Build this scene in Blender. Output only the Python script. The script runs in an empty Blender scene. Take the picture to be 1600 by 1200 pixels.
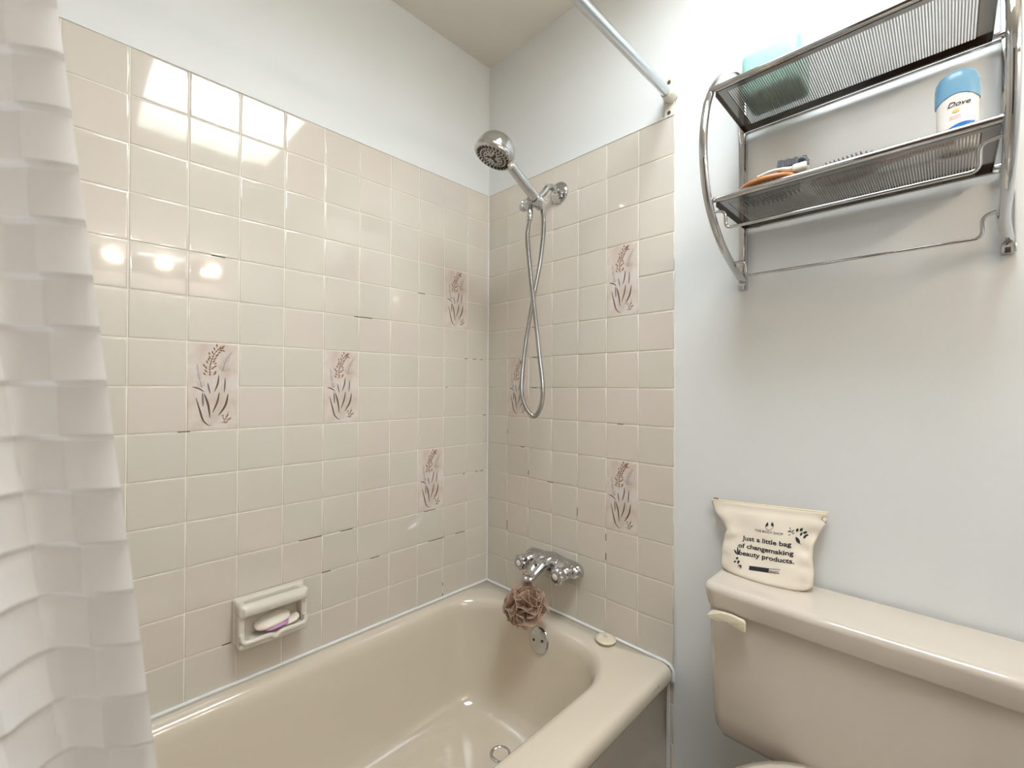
import bpy, bmesh, math, random
from mathutils import Vector, Matrix, Euler
import numpy as np
S = bpy.context.scene
COL = S.collection
random.seed(4)
PI = math.pi

# ------------------------------------------------------------------ camera
CAM = Vector((-1.1909, -1.3109, 1.1693))
YAW, PITCH, ROLL, FPX = 0.77881, 0.006474, 0.004708, 690.4
fw = Vector((math.cos(PITCH)*math.cos(YAW), math.cos(PITCH)*math.sin(YAW), math.sin(PITCH)))
rt = Vector((math.sin(YAW), -math.cos(YAW), 0)); up = rt.cross(fw)
rt, up = rt*math.cos(ROLL)+up*math.sin(ROLL), up*math.cos(ROLL)-rt*math.sin(ROLL)
cd = bpy.data.cameras.new('camera'); cam = bpy.data.objects.new('camera', cd); COL.objects.link(cam)
cam.matrix_world = Matrix.Translation(CAM) @ Matrix((rt, up, -fw)).transposed().to_4x4()
cd.sensor_width = 36; cd.lens = FPX/1600*36; cd.clip_start = 0.02; cd.clip_end = 30
cd.dof.use_dof = True; cd.dof.focus_distance = 1.25; cd.dof.aperture_fstop = 6.3
S.camera = cam
# ------------------------------------------------------------------ world, exposure, lights
w = bpy.data.worlds.new('world'); S.world = w; w.use_nodes = True
w.node_tree.nodes['Background'].inputs[0].default_value = (.75, .85, 1, 1)
w.node_tree.nodes['Background'].inputs[1].default_value = .5
S.view_settings.view_transform = 'Standard'; S.view_settings.look = 'None'
S.view_settings.gamma = 1; S.view_settings.use_curve_mapping = False
S.view_settings.exposure = 0.91
SKY_STRENGTH = 12.0
BULB_STRENGTH = 50.0

def lin(c):
    c = c/255
    return c/12.92 if c <= .04045 else ((c+.055)/1.055)**2.4
def rgb(r, g, b): return (lin(r), lin(g), lin(b), 1)

# ------------------------------------------------------------------ materials
def mat(name, col, rough=.5, metal=0, **k):
    m = bpy.data.materials.new(name); m.use_nodes = True
    b = m.node_tree.nodes['Principled BSDF']
    b.inputs['Base Color'].default_value = col
    b.inputs['Roughness'].default_value = rough
    b.inputs['Metallic'].default_value = metal
    for kk, v in k.items(): b.inputs[kk.replace('_', ' ')].default_value = v
    return m
def N(m, t, **k):
    n = m.node_tree.nodes.new(t)
    for a, v in k.items(): setattr(n, a, v)
    return n
def L(m, a, b): m.node_tree.links.new(a, b)
def noise_bump(m, scale, strength, dist=.001, detail=3, rough=.6, coord='Object'):
    t = N(m, 'ShaderNodeTexCoord'); n = N(m, 'ShaderNodeTexNoise'); b = N(m, 'ShaderNodeBump')
    n.inputs['Scale'].default_value = scale; n.inputs['Detail'].default_value = detail
    n.inputs['Roughness'].default_value = rough
    b.inputs['Strength'].default_value = strength; b.inputs['Distance'].default_value = dist
    L(m, t.outputs[coord], n.inputs['Vector']); L(m, n.outputs['Fac'], b.inputs['Height'])
    L(m, b.outputs['Normal'], m.node_tree.nodes['Principled BSDF'].inputs['Normal'])
    return n
def noise_color(m, scale, c1, c2, lo=.35, hi=.65, detail=3, rnd=False, coord='Object', vscale=None):
    t = N(m, 'ShaderNodeTexCoord'); n = N(m, 'ShaderNodeTexNoise'); r = N(m, 'ShaderNodeValToRGB')
    n.inputs['Scale'].default_value = scale; n.inputs['Detail'].default_value = detail
    r.color_ramp.elements[0].position = lo; r.color_ramp.elements[0].color = c1
    r.color_ramp.elements[1].position = hi; r.color_ramp.elements[1].color = c2
    src = t.outputs[coord]
    if vscale:
        mp = N(m, 'ShaderNodeMapping'); mp.inputs['Scale'].default_value = vscale
        L(m, src, mp.inputs['Vector']); src = mp.outputs['Vector']
    L(m, src, n.inputs['Vector'])
    L(m, n.outputs['Fac'], r.inputs['Fac'])
    L(m, r.outputs['Color'], m.node_tree.nodes['Principled BSDF'].inputs['Base Color'])
    return r

M = {}
M['paint'] = mat('wall_paint', rgb(230, 231, 231), .55); noise_bump(M['paint'], 260, .12, .0006)
M['ceil'] = mat('ceiling_paint', rgb(232, 228, 218), .8); noise_bump(M['ceil'], 90, .5, .002)
M['floor'] = mat('floor_vinyl', rgb(170, 160, 148), .35); noise_color(M['floor'], 9, rgb(160, 150, 138), rgb(184, 174, 160))
def tile_mat():
    m = mat('tile_glaze', rgb(214, 203, 188), .07)
    b = m.node_tree.nodes['Principled BSDF']
    b.inputs['Coat Weight'].default_value = .5; b.inputs['Coat Roughness'].default_value = .03
    oi = N(m, 'ShaderNodeObjectInfo'); r = N(m, 'ShaderNodeValToRGB')
    e = r.color_ramp.elements
    e[0].position = 0; e[0].color = rgb(214, 207, 195); e[1].position = 1; e[1].color = rgb(218, 207, 197)
    x = e.new(.5); x.color = rgb(216, 208, 197)
    L(m, oi.outputs['Random'], r.inputs['Fac']); L(m, r.outputs['Color'], b.inputs['Base Color'])
    t = N(m, 'ShaderNodeTexCoord'); n = N(m, 'ShaderNodeTexNoise'); bp = N(m, 'ShaderNodeBump')
    n.inputs['Scale'].default_value = 14; n.inputs['Detail'].default_value = 1
    bp.inputs['Strength'].default_value = .1; bp.inputs['Distance'].default_value = .0012
    L(m, t.outputs['Object'], n.inputs['Vector']); L(m, n.outputs['Fac'], bp.inputs['Height'])
    L(m, bp.outputs['Normal'], b.inputs['Normal'])
    return m
M['tile'] = tile_mat()
M['decor'] = mat('decor_tile_glaze', rgb(222, 210, 204), .14)
noise_color(M['decor'], 22, rgb(214, 196, 184), rgb(224, 214, 207), .33, .6, 6)
M['grout'] = mat('grout', rgb(243, 236, 222), .75)
M['caulk'] = mat('white_caulk', rgb(236, 236, 234), .35)
M['crack'] = mat('open_joint', rgb(92, 74, 58), .9)
M['chrome'] = mat('chrome', (.56, .56, .57, 1), .05, 1)
M['chrome_dark'] = mat('chrome_dark', (.30, .29, .28, 1), .14, 1)
M['steel'] = mat('brushed_steel', (.40, .39, .38, 1), .2, 1)
M['rod'] = mat('zinc_tube', (.62, .64, .66, 1), .28, 1)
M['black'] = mat('black_rubber', rgb(32, 29, 27), .5)
M['tub'] = mat('bone_enamel', rgb(217, 205, 187), .12, Coat_Weight=.5, Coat_Roughness=.05)
M['toilet'] = mat('bone_china', rgb(205, 194, 181), .12, Coat_Weight=.4, Coat_Roughness=.06)
M['lever'] = mat('bone_plastic', rgb(224, 213, 188), .3)
M['dish'] = mat('soap_dish_glaze', rgb(224, 217, 205), .08, Coat_Weight=.6, Coat_Roughness=.03)
M['soap'] = mat('white_soap', rgb(240, 230, 216), .4, Subsurface_Weight=.3, Subsurface_Scale=.006)
M['lilac'] = mat('lilac_soap', rgb(214, 160, 214), .4, Subsurface_Weight=.3, Subsurface_Scale=.006)
M['canvas'] = mat('cotton_canvas', rgb(230, 218, 202), .85, Sheen_Weight=.2)
M['zip'] = mat('zip_tape', rgb(236, 222, 190), .8)
M['ink'] = mat('black_ink', rgb(30, 36, 38), .7)
M['mint'] = mat('mint_glass', rgb(172, 224, 212), .25, Transmission_Weight=.3, IOR=1.4)
M['wood'] = mat('brown_wood', rgb(176, 112, 60), .35); noise_color(M['wood'], 30, rgb(150, 90, 44), rgb(196, 130, 76), vscale=(1, 1, 6))
M['whitep'] = mat('white_plastic', rgb(236, 230, 224), .25)
M['navy'] = mat('dark_print', rgb(24, 30, 48), .5)
M['gold'] = mat('gold_print', rgb(222, 190, 96), .4)
M['pink'] = mat('pink_print', rgb(214, 108, 120), .5)
M['blue'] = mat('blue_print', rgb(30, 110, 190), .4)
M['cap'] = mat('blue_cap', rgb(118, 166, 196), .25)
M['grey'] = mat('grey_bristle', rgb(96, 98, 106), .8)
M['cream'] = mat('cream_enamel', rgb(224, 218, 206), .3)
M['brownp'] = mat('print_brown', rgb(132, 92, 62), .3)
M['olivep'] = mat('print_olive', rgb(98, 76, 54), .3)
M['greyp'] = mat('print_grey', rgb(116, 108, 116), .3)
M['linep'] = mat('print_line', rgb(190, 180, 172), .3)
M['door'] = mat('added_door_wood', rgb(92, 62, 42), .4); noise_color(M['door'], 6, rgb(80, 52, 34), rgb(108, 74, 50), vscale=(6, 6, 1))
def emis(name, col, s):
    m = mat(name, (.9, .9, .9, 1), .4)
    b = m.node_tree.nodes['Principled BSDF']; b.inputs['Emission Color'].default_value = col
    b.inputs['Emission Strength'].default_value = s; return m
M['pane'] = emis('skylight_pane', (.83, .93, 1, 1), SKY_STRENGTH)
M['bulb'] = emis('warm_globe', (1, .81, .60, 1), BULB_STRENGTH)
def curtain_mat():
    m = mat('curtain_satin', rgb(240, 238, 238), .42, Sheen_Weight=.35, Sheen_Roughness=.3)
    nt = m.node_tree; b = nt.nodes['Principled BSDF']
    tr = N(m, 'ShaderNodeBsdfTranslucent'); tr.inputs[0].default_value = rgb(241, 239, 238)
    mx = N(m, 'ShaderNodeMixShader'); mx.inputs[0].default_value = .5
    L(m, b.outputs[0], mx.inputs[1]); L(m, tr.outputs[0], mx.inputs[2])
    L(m, mx.outputs[0], nt.nodes['Material Output'].inputs['Surface'])
    return m
M['curtain'] = curtain_mat()
M['curtain_b'] = M['curtain'].copy(); M['curtain_b'].name = 'curtain_satin_weft_sheen'
M['curtain_b'].node_tree.nodes['Principled BSDF'].inputs['Base Color'].default_value = rgb(228, 225, 224)  # greyer weft squares: the satin's sheen contrast put into the base colour
M['curtain_b'].node_tree.nodes['Principled BSDF'].inputs['Roughness'].default_value = .6
def pouf_mat():
    m = mat('bath_netting', rgb(180, 150, 130), .6)
    nt = m.node_tree; b = nt.nodes['Principled BSDF']
    t = N(m, 'ShaderNodeTexCoord'); v = N(m, 'ShaderNodeTexVoronoi'); v.inputs['Scale'].default_value = 420
    r = N(m, 'ShaderNodeValToRGB'); r.color_ramp.elements[0].position = .35; r.color_ramp.elements[1].position = .6
    r.color_ramp.elements[0].color = (.35, .35, .35, 1); r.color_ramp.elements[1].color = (.97, .97, .97, 1)
    L(m, t.outputs['Object'], v.inputs['Vector']); L(m, v.outputs['Distance'], r.inputs['Fac'])
    L(m, r.outputs['Color'], b.inputs['Alpha'])
    return m
M['pouf'] = pouf_mat()
M['hem'] = mat('netting_hem', rgb(202, 172, 150), .6)

# ------------------------------------------------------------------ helpers
def tag(o, label=None, cat=None, group=None, kind=None):
    if label: o['label'] = label
    if cat: o['category'] = cat
    if group: o['group'] = group
    if kind: o['kind'] = kind
    return o
def obj(name, bm, m, parent=None, smooth=True, angle=None):
    me = bpy.data.meshes.new(name); bm.to_mesh(me); bm.free()
    for x in (m if isinstance(m, (list, tuple)) else [m]): me.materials.append(x)
    if smooth:
        me.polygons.foreach_set('use_smooth', [True]*len(me.polygons))
        me.set_sharp_from_angle(angle=math.radians(angle or 40))
    o = bpy.data.objects.new(name, me); COL.objects.link(o)
    if parent:
        o.parent = parent
        o.matrix_parent_inverse = Matrix.Translation(parent.location).inverted() if parent.type == 'EMPTY' else Matrix()
    return o
def thing(name, label, cat, loc, group=None):
    o = bpy.data.objects.new(name, None); COL.objects.link(o); o.location = loc
    o.empty_display_size = .05
    return tag(o, label, cat, group)
def new(): return bmesh.new()
def box(bm, x0, x1, y0, y1, z0, z1, r=0, seg=3, mi=0):
    g = bmesh.ops.create_cube(bm, size=1)
    vs = g['verts']
    for v in vs: v.co = Vector((x0+(v.co.x+.5)*(x1-x0), y0+(v.co.y+.5)*(y1-y0), z0+(v.co.z+.5)*(z1-z0)))
    fs = {f for v in vs for f in v.link_faces}
    for f in fs: f.material_index = mi
    if r > 0:
        es = {e for v in vs for e in v.link_edges}
        bmesh.ops.bevel(bm, geom=list(es), offset=r, segments=seg, profile=.5, affect='EDGES')
    return vs
def frame(d):
    d = Vector(d).normalized()
    a = Vector((0, 0, 1)) if abs(d.z) < .9 else Vector((1, 0, 0))
    u = d.cross(a).normalized(); return u, d.cross(u).normalized()
def loft(bm, rings, cap=True, closed=True, mi=0):
    R = [[bm.verts.new(p) for p in r] for r in rings]
    n = len(R[0]); fs = []
    for a, b in zip(R[:-1], R[1:]):
        for i in range(n if closed else n-1):
            j = (i+1) % n
            fs.append(bm.faces.new((a[i], a[j], b[j], b[i])))
    if cap and closed:
        fs.append(bm.faces.new(R[0][::-1])); fs.append(bm.faces.new(R[-1]))
    for f in fs: f.material_index = mi
    return R
def tube(bm, pts, rad, n=12, cap=True, sy=1.0, mi=0):
    pts = [Vector(p) for p in pts]
    rad = rad if isinstance(rad, (list, tuple)) else [rad]*len(pts)
    u = None; rings = []
    for i, p in enumerate(pts):
        d = (pts[min(i+1, len(pts)-1)]-pts[max(i-1, 0)]).normalized()
        if u is None: u, v = frame(d)
        else:
            u = (u-d*u.dot(d)).normalized(); v = d.cross(u)
        rings.append([p+(u*math.cos(2*PI*k/n)+v*math.sin(2*PI*k/n)*sy)*rad[i] for k in range(n)])
    loft(bm, rings, cap, mi=mi)
def lathe(bm, o, axis, prof, n=32, mi=0, capa=True, flat=1.0, ref=None):
    o = Vector(o); d = Vector(axis).normalized(); u, v = frame(d)
    if ref is not None:
        u = Vector(ref); u = (u-d*u.dot(d)).normalized(); v = d.cross(u)
    loft(bm, [[o+d*h+(u*math.cos(2*PI*k/n)+v*flat*math.sin(2*PI*k/n))*max(r, 1e-5) for k in range(n)] for r, h in prof], capa, mi=mi)
def spline(P, k=8):
    P = [Vector(p) for p in P]; out = []
    for i in range(len(P)-1):
        a = P[max(i-1, 0)]; b = P[i]; c = P[i+1]; d = P[min(i+2, len(P)-1)]
        for j in range(k):
            t = j/k
            out.append(.5*((2*b)+(c-a)*t+(2*a-5*b+4*c-d)*t*t+(3*b-a-3*c+d)*t**3))
    return out+[P[-1]]
def normals(bm): bmesh.ops.recalc_face_normals(bm, faces=bm.faces[:])
def remesh(o, vox, it=6):
    m = o.modifiers.new('r', 'REMESH'); m.mode = 'VOXEL'; m.voxel_size = vox; m.use_smooth_shade = True
    s = o.modifiers.new('s', 'SMOOTH'); s.factor = .5; s.iterations = it
def prism(bm, pts, d0, d1, fn, mi=0):
    a = [bm.verts.new(fn(p[0], p[1], d0)) for p in pts]; b = [bm.verts.new(fn(p[0], p[1], d1)) for p in pts]
    n = len(pts); fs = [bm.faces.new(a[::-1]), bm.faces.new(b)]
    for i in range(n):
        j = (i+1) % n; fs.append(bm.faces.new((a[i], a[j], b[j], b[i])))
    for f in fs: f.material_index = mi

# ------------------------------------------------------------------ room shell
ZT, SP = 1.933, 0.1095            # tile top height, tile pitch
OL, OR = 0.1067, 0.1117           # first column widths from the corner
H = 2.455; PX = .0075             # ceiling height; painted wall lies this far behind the tile face
XB, YB = -2.15, -2.12             # far walls of the room
def slab(name, x0, x1, y0, y1, z0, z1, m, parent=None):
    bm = new(); box(bm, x0, x1, y0, y1, z0, z1); o = obj(name, bm, m, parent, smooth=False)
    if not parent: tag(o, kind='structure')
    return o
wl = slab('wall_left', -1.54, PX+.1, PX, PX+.1, 0, H, M['paint'])
wr = slab('wall_right', PX, PX+.1, YB-.1, PX, 0, H, M['paint'])
we = slab('wall_front', -1.64, -1.53, -.775, PX, 0, H, M['paint'])
slab('wall_back', XB-.1, XB, YB-.1, .1, 0, H, M['paint'])
slab('wall_near', XB, PX, YB-.1, YB, 0, H, M['paint'])
slab('wall_far', XB, -1.64, PX, PX+.1, 0, H, M['paint'])
slab('floor', XB-.1, PX+.1, YB-.1, PX+.1, -.08, 0, M['floor'])
# ceiling with the skylight opening
SX0, SX1, SY0, SY1 = -.95, -.37, -1.54, -.885
bm = new()
for a in ((XB-.1, SX0, YB-.1, PX+.1), (SX1, PX+.1, YB-.1, PX+.1), (SX0, SX1, YB-.1, SY0), (SX0, SX1, SY1, PX+.1)):
    box(bm, a[0], a[1], a[2], a[3], H, H+.03)
tag(obj('ceiling', bm, M['ceil'], smooth=False), kind='structure')
bm = new(); WH = .17
for a in ((SX0-.02, SX0, SY0-.02, SY1+.02), (SX1, SX1+.02, SY0-.02, SY1+.02), (SX0, SX1, SY0-.02, SY0), (SX0, SX1, SY1, SY1+.02)):
    box(bm, a[0], a[1], a[2], a[3], H+.03, H+WH)
wn = tag(obj('window_1', bm, M['ceil'], smooth=False), kind='structure')
bm = new(); box(bm, SX0, SX1, SY0, SY1, H+WH-.02, H+WH); obj('pane', bm, M['pane'], wn, smooth=False)
# unseen door behind the camera, added to give the chrome dark reflections
dr = slab('added_door_1', XB, XB+.035, -1.75, -.98, 0, 2.03, M['door'])
bm = new()
lathe(bm, (XB+.035, -1.05, 1.0), (1, 0, 0), [(.025, 0), (.025, .006), (.01, .012), (.01, .035), (.024, .045), (.026, .06), (.015, .068)])
obj('added_door_handle', bm, M['steel'], dr)

# ---- tiles
def tile_mesh(wd, ht, name='tile', bev=.0022, t=.0062):
    me = bpy.data.meshes.new(name); bm = new()
    g = .00085
    x0, x1, z0, z1 = g, wd-g, g, ht-g
    rings = []
    for ins, dep in ((0, t), (0, .0018), (.0004, .0007), (bev*.6, .00015), (bev*1.6, 0), (bev*2.6, 0)):
        rings.append([(x0+ins, dep, z0+ins), (x1-ins, dep, z0+ins), (x1-ins, dep, z1-ins), (x0+ins, dep, z1-ins)])
    loft(bm, rings, True); normals(bm)
    bm.to_mesh(me); bm.free()
    me.polygons.foreach_set('use_smooth', [True]*len(me.polygons))
    me.set_sharp_from_angle(angle=math.radians(60))
    return me
ME = {}
def tile_at(wall, side, c0, c1, k0, k1, kind='tile', mat_='tile', up_to=None, nm=None):
    """side 'L': wall y=0, columns run toward -x; side 'R': wall x=0, columns run toward -y"""
    wd, ht = round(c1-c0, 5), round((k1-k0)*SP, 5)
    key = (wd, ht, mat_)
    if key not in ME:
        me = tile_mesh(wd, ht); me.materials.append(M[mat_]); ME[key] = me
    o = bpy.data.objects.new(nm or 'tile', ME[key]); COL.objects.link(o); o.parent = wall
    z = ZT-k1*SP
    j = random.uniform(-.0010, .0010); j2 = random.uniform(-.0010, .0010)
    if side == 'L':
        o.location = (-c1, 0, z); o.rotation_euler = (j, 0, j2)
    else:
        o.location = (0, -c0, z); o.rotation_euler = (j, 0, -PI/2+j2)
    return o
def cols(o1, n): return [0]+[o1+i*SP for i in range(n)]
# ceramic print: drawn in tile units u 0..1 (left-right), v 0..2 (top-down)
def ribbon(bm, pts, w0, w1, mi, fn, lift, peak=None):
    P = spline([Vector((p[0], p[1], 0)) for p in pts], 5); n = len(P); A = []; B = []
    for i, p in enumerate(P):
        d = (P[min(i+1, n-1)]-P[max(i-1, 0)]).normalized(); q = Vector((-d.y, d.x, 0))
        t = i/(n-1)
        ww = (w0+(w1-w0)*t) if peak is None else max(.0015, peak*math.sin(PI*min(max(t*.94+.04, 0), 1))**.8)
        A.append(bm.verts.new(fn(p+q*ww/2, lift))); B.append(bm.verts.new(fn(p-q*ww/2, lift)))
    for i in range(n-1):
        f = bm.faces.new((A[i], A[i+1], B[i+1], B[i])); f.material_index = mi
def print_mesh():
    bm = new(); rnd = random.Random(7)
    wd, ht = SP, 2*SP
    fn = lambda p, lf: Vector((p.x*wd, -.00006-lf*.00006, ht-(p.y)*wd))
    def q(*a): return [((x-175)/400, (y-185)/670*2) for x, y in a]
    S_ = lambda v: v/400
    # light stems
    for s in (q((350, 820), (385, 640), (345, 430)), q((355, 820), (430, 660), (440, 395)), q((350, 822), (310, 690), (285, 520)),
              q((352, 822), (300, 800), (265, 760)), q((355, 820), (400, 780), (440, 740)), q((360, 818), (420, 800), (450, 795)), q((352, 820), (365, 750), (372, 715))):
        ribbon(bm, s, .008, .006, 3, fn, 0)
    # grey feathers
    for ax, wmax, n in ((q((285, 525), (262, 440), (248, 345)), .105, 17), (q((445, 400), (470, 320), (515, 250)), .135, 19)):
        ribbon(bm, ax, .012, .004, 2, fn, 1)
        P = spline([Vector((p[0], p[1], 0)) for p in ax], 10)
        for i in range(n):
            c = P[int(i/(n)*(len(P)-1))]; t = i/n; ln = wmax*(1-t*.85)*rnd.uniform(.6, 1.1)
            d = (P[-1]-P[0]).normalized(); nn = Vector((-d.y, d.x, 0))
            for sg in (-1, 1):
                e = c+nn*sg*ln+d*ln*.75
                m_ = c+nn*sg*ln*.6+d*ln*.25
                ribbon(bm, [(c.x, c.y), (m_.x, m_.y), (e.x, e.y)], .0055, .002, 2, fn, 1)
    # wheat head
    ax = [Vector((p[0], p[1], 0)) for p in q((347, 430), (345, 390), (350, 350), (362, 310), (378, 270), (410, 235), (440, 225))]
    P = spline(ax, 6)
    for i, c in enumerate(P):
        if i % 3: continue
        t = i/len(P); d = (P[min(i+1, len(P)-1)]-P[max(i-1, 0)]).normalized(); nn = Vector((-d.y, d.x, 0))
        for sg in (-1, 1):
            of = (.115-.06*t)*rnd.uniform(.25, 1); a_ = c+nn*sg*of+d*rnd.uniform(-.02, .02); b_ = a_+(d*.75+nn*sg*rnd.uniform(.3, .9)).normalized()*rnd.uniform(.05, .085)
            ribbon(bm, [(a_.x, a_.y), ((a_.x+b_.x)/2, (a_.y+b_.y)/2), (b_.x, b_.y)], 0, 0, 0, fn, 2, peak=.032)
            ribbon(bm, [(c.x, c.y), (a_.x, a_.y)], .006, .005, 0, fn, 2)
        ribbon(bm, [(c.x-d.x*.03, c.y-d.y*.03), (c.x+d.x*.04, c.y+d.y*.04)], 0, 0, 0, fn, 3, peak=.026)
    # leaves
    for l, pk, mi in ((q((243, 605), (272, 700), (300, 780), (352, 824)), .036, 1), (q((303, 572), (335, 660), (350, 765)), .042, 1),
                  (q((420, 562), (405, 640), (368, 722)), .036, 1), (q((490, 576), (470, 665), (412, 748)), .044, 1),
                  (q((415, 430), (408, 495), (382, 562)), .034, 1), (q((214, 523), (262, 535), (306, 562)), .03, 1),
                  (q((330, 490), (338, 530), (350, 577)), .034, 2), (q((466, 450), (464, 510), (458, 568)), .034, 2),
                  (q((290, 566), (294, 620), (296, 675)), .036, 2),
                  (q((430, 800), (480, 790), (524, 765)), .016, 0), (q((455, 795), (475, 760), (497, 712)), .014, 0),
                  (q((440, 735), (455, 765), (462, 790)), .016, 0), (q((465, 775), (500, 772), (515, 758)), .02, 0),
                  (q((455, 800), (475, 802), (492, 795)), .02, 0), (q((478, 765), (488, 745), (498, 735)), .02, 0), (q((443, 750), (452, 742), (460, 745)), .018, 0)):
        ribbon(bm, l, 0, 0, mi, fn, 2, peak=pk)
    normals(bm)
    for f in bm.faces:
        if f.normal.y > 0: f.normal_flip()
    me = bpy.data.meshes.new('print'); bm.to_mesh(me); bm.free()
    for k in ('brownp', 'olivep', 'greyp', 'linep'): me.materials.append(M[k])
    return me
PRINT = print_mesh()
decorL = {(9, 6), (6, 6), (2, 3), (3, 9)}     # (column from the corner, first row)
decorR = {(6, 3), (6, 9), (2, 6)}
def tile_wall(wall, side, o1, ncol, nrow, decor, endcut=None, skip=()):
    C = cols(o1, ncol)
    bm = new()
    zb = ZT-nrow*SP
    if side == 'L': box(bm, -C[-1]+.001, .0016, .0014, PX, zb, ZT-.001)
    else: box(bm, .0016, PX, -C[-1]+.001, .0016, zb, ZT-.001)
    obj('grout', bm, M['grout'], wall, smooth=False)
    for c in range(1, ncol+1):
        k = 0
        while k < nrow:
            if (c, k) in decor:
                t = tile_at(wall, side, C[c-1], C[c], k, k+2, mat_='decor', nm='decor_tile')
                p = bpy.data.objects.new('print', PRINT); COL.objects.link(p); p.parent = t
                k += 2
            else:
                if (c, k) not in skip: tile_at(wall, side, C[c-1], C[c], k, k+1)
                k += 1
tile_wall(wl, 'L', OL, 14, 14, decorL)
# tiles beside the tub's front edge run on down to the floor on the faucet wall
tile_wall(wr, 'R', OR, 7, 14, decorR)
bm = new(); box(bm, .0016, PX, -(OR+6*SP)+.001, -.6, 0, ZT-14*SP); obj('grout', bm, M['grout'], wr, smooth=False)
for k in (14, 15, 16): tile_at(wr, 'R', OR+5*SP, OR+6*SP, k, k+1)
# tiled end wall beyond the curtain
bm = new(); box(bm, -1.53, -1.5285, -.75, -.002, .4, ZT); obj('grout', bm, M['grout'], we, smooth=False)
for c in range(1, 8):
    for k in range(14):
        o = tile_at(we, 'L', 0, SP, k, k+1); o.location = (-1.5225, -(c*SP)+.001, ZT-(k+1)*SP); o.rotation_euler = (0, 0, PI/2)
# open joints where grout is missing (a0..a1 along the wall from the corner, or z span)
bm = new()
def hcrack(side, a0, a1, k):
    z = ZT-k*SP
    if side == 'L': box(bm, -a1, -a0, .0006, .0018, z-.0008, z+.0010)
    else: box(bm, .0006, .0018, -a1, -a0, z-.0008, z+.0010)
def vcrack(side, a, z0, z1):
    if side == 'L': box(bm, -a-.0009, -a+.0009, .0006, .0018, z0, z1)
    else: box(bm, .0006, .0018, -a-.0009, -a+.0009, z0, z1)
for a in ((.028, .040, 6), (.062, .078, 6), (.104, .118, 6), (.01, .024, 8), (.2, .208, 7), (.02, .04, 10), (.05, .064, 10), (.115, .125, 10),
          (.905, .935, 4), (.975, 1.0, 8), (.885, .905, 13), (.628, .655, 12), (.655, .72, 11), (.56, .60, 11), (.47, .5, 12), (.115, .16, 12), (.21, .28, 12), (.5, .56, 5), (.3, .33, 4), (.25, .3, 11)):
    hcrack('L', *a)
for a in ((.235, .262, 5), (.24, .262, 6), (.236, .262, 7), (.27, .28, 7), (.235, .25, 8), (.59, .61, 8), (.18, .2, 9), (.31, .335, 10)): hcrack('R', *a)
vcrack('R', OR, ZT-11.95*SP, ZT-11.6*SP); vcrack('R', OR+3*SP, ZT-10.85*SP, ZT-10.6*SP); vcrack('R', OR+4*SP, ZT-11.35*SP, ZT-11.15*SP)
vcrack('R', OR+4*SP, ZT-11.9*SP, ZT-11.7*SP); vcrack('R', OR+SP, ZT-9.9*SP, ZT-9.75*SP); vcrack('L', OL+SP, ZT-13.6*SP, ZT-13.5*SP); vcrack('L', OL+SP, ZT-13.95*SP, ZT-13.85*SP); vcrack('R', OR, ZT-8.6*SP, ZT-8.45*SP)
o = obj('open_joints', bm, M['crack'], wl, smooth=False); tag(o, kind='stuff')
# corner and edge caulk lines
bm = new(); tube(bm, [(-.0012, -.0012, .4), (-.0012, -.0012, ZT)], .0026, 8)
tube(bm, [(-1.52, -.001, ZT), (-.001, -.001, ZT), (-.001, -.7675, ZT)], .0018, 6)
tag(obj('trim_1', bm, M['caulk']), kind='structure')

# ------------------------------------------------------------------ bathtub
def rrect(x0, x1, y0, y1, r, z, n=14):
    """rounded rectangle, counter clockwise, r = radii for corners (x1,y1),(x0,y1),(x0,y0),(x1,y0)"""
    out = []
    cs = ((x1, y1, 0, -1, -1), (x0, y1, 90, 1, -1), (x0, y0, 180, 1, 1), (x1, y0, 270, -1, 1))
    for (cx, cy, a0, sx, sy), rr in zip(cs, r):
        for i in range(n+1):
            a = math.radians(a0+90*i/n)
            out.append((cx+sx*rr+rr*math.cos(a), cy+sy*rr+rr*math.sin(a), z))
    # straight-side fill
    full = []
    for i in range(len(out)):
        p = Vector(out[i]); q = Vector(out[(i+1) % len(out)])
        full.append(p)
        if (i+1) % (n+1) == 0:
            for k in range(1, 12): full.append(p.lerp(q, k/12))
    return full
tubt = thing('bathtub', 'bone coloured enamel bathtub built in against two tiled walls', 'bathtub', (-.762, -.383, 0))
bm = new()
X0, X1, Y0, Y1 = -1.5205, -.0015, -.768, -.0015
e = .004
rings = [
 rrect(X0, X1, -.752, Y1, (e, e, e, e), .0),
 rrect(X0, X1, -.752, Y1, (e, e, e, e), .05),
 rrect(X0, X1, -.752, Y1, (e, e, e, e), .352),
 rrect(X0, X1, -.757, Y1, (e, e, e, e), .356),
 rrect(X0, X1, -.766, Y1, (e, e, e, e), .358),
 rrect(X0, X1, Y0, Y1, (e, e, e, .006), .364),
 rrect(X0, X1, Y0, Y1, (e, e, e, .008), .380),
 rrect(X0, X1-.001, Y0+.004, Y1, (e, e, e, .012), .392),
 rrect(X0, X1-.003, Y0+.013, Y1, (e, e, e, .014), .3985),
 rrect(X0, X1-.004, Y0+.028, Y1-.001, (e, e, e, .016), .4005),
]
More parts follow.
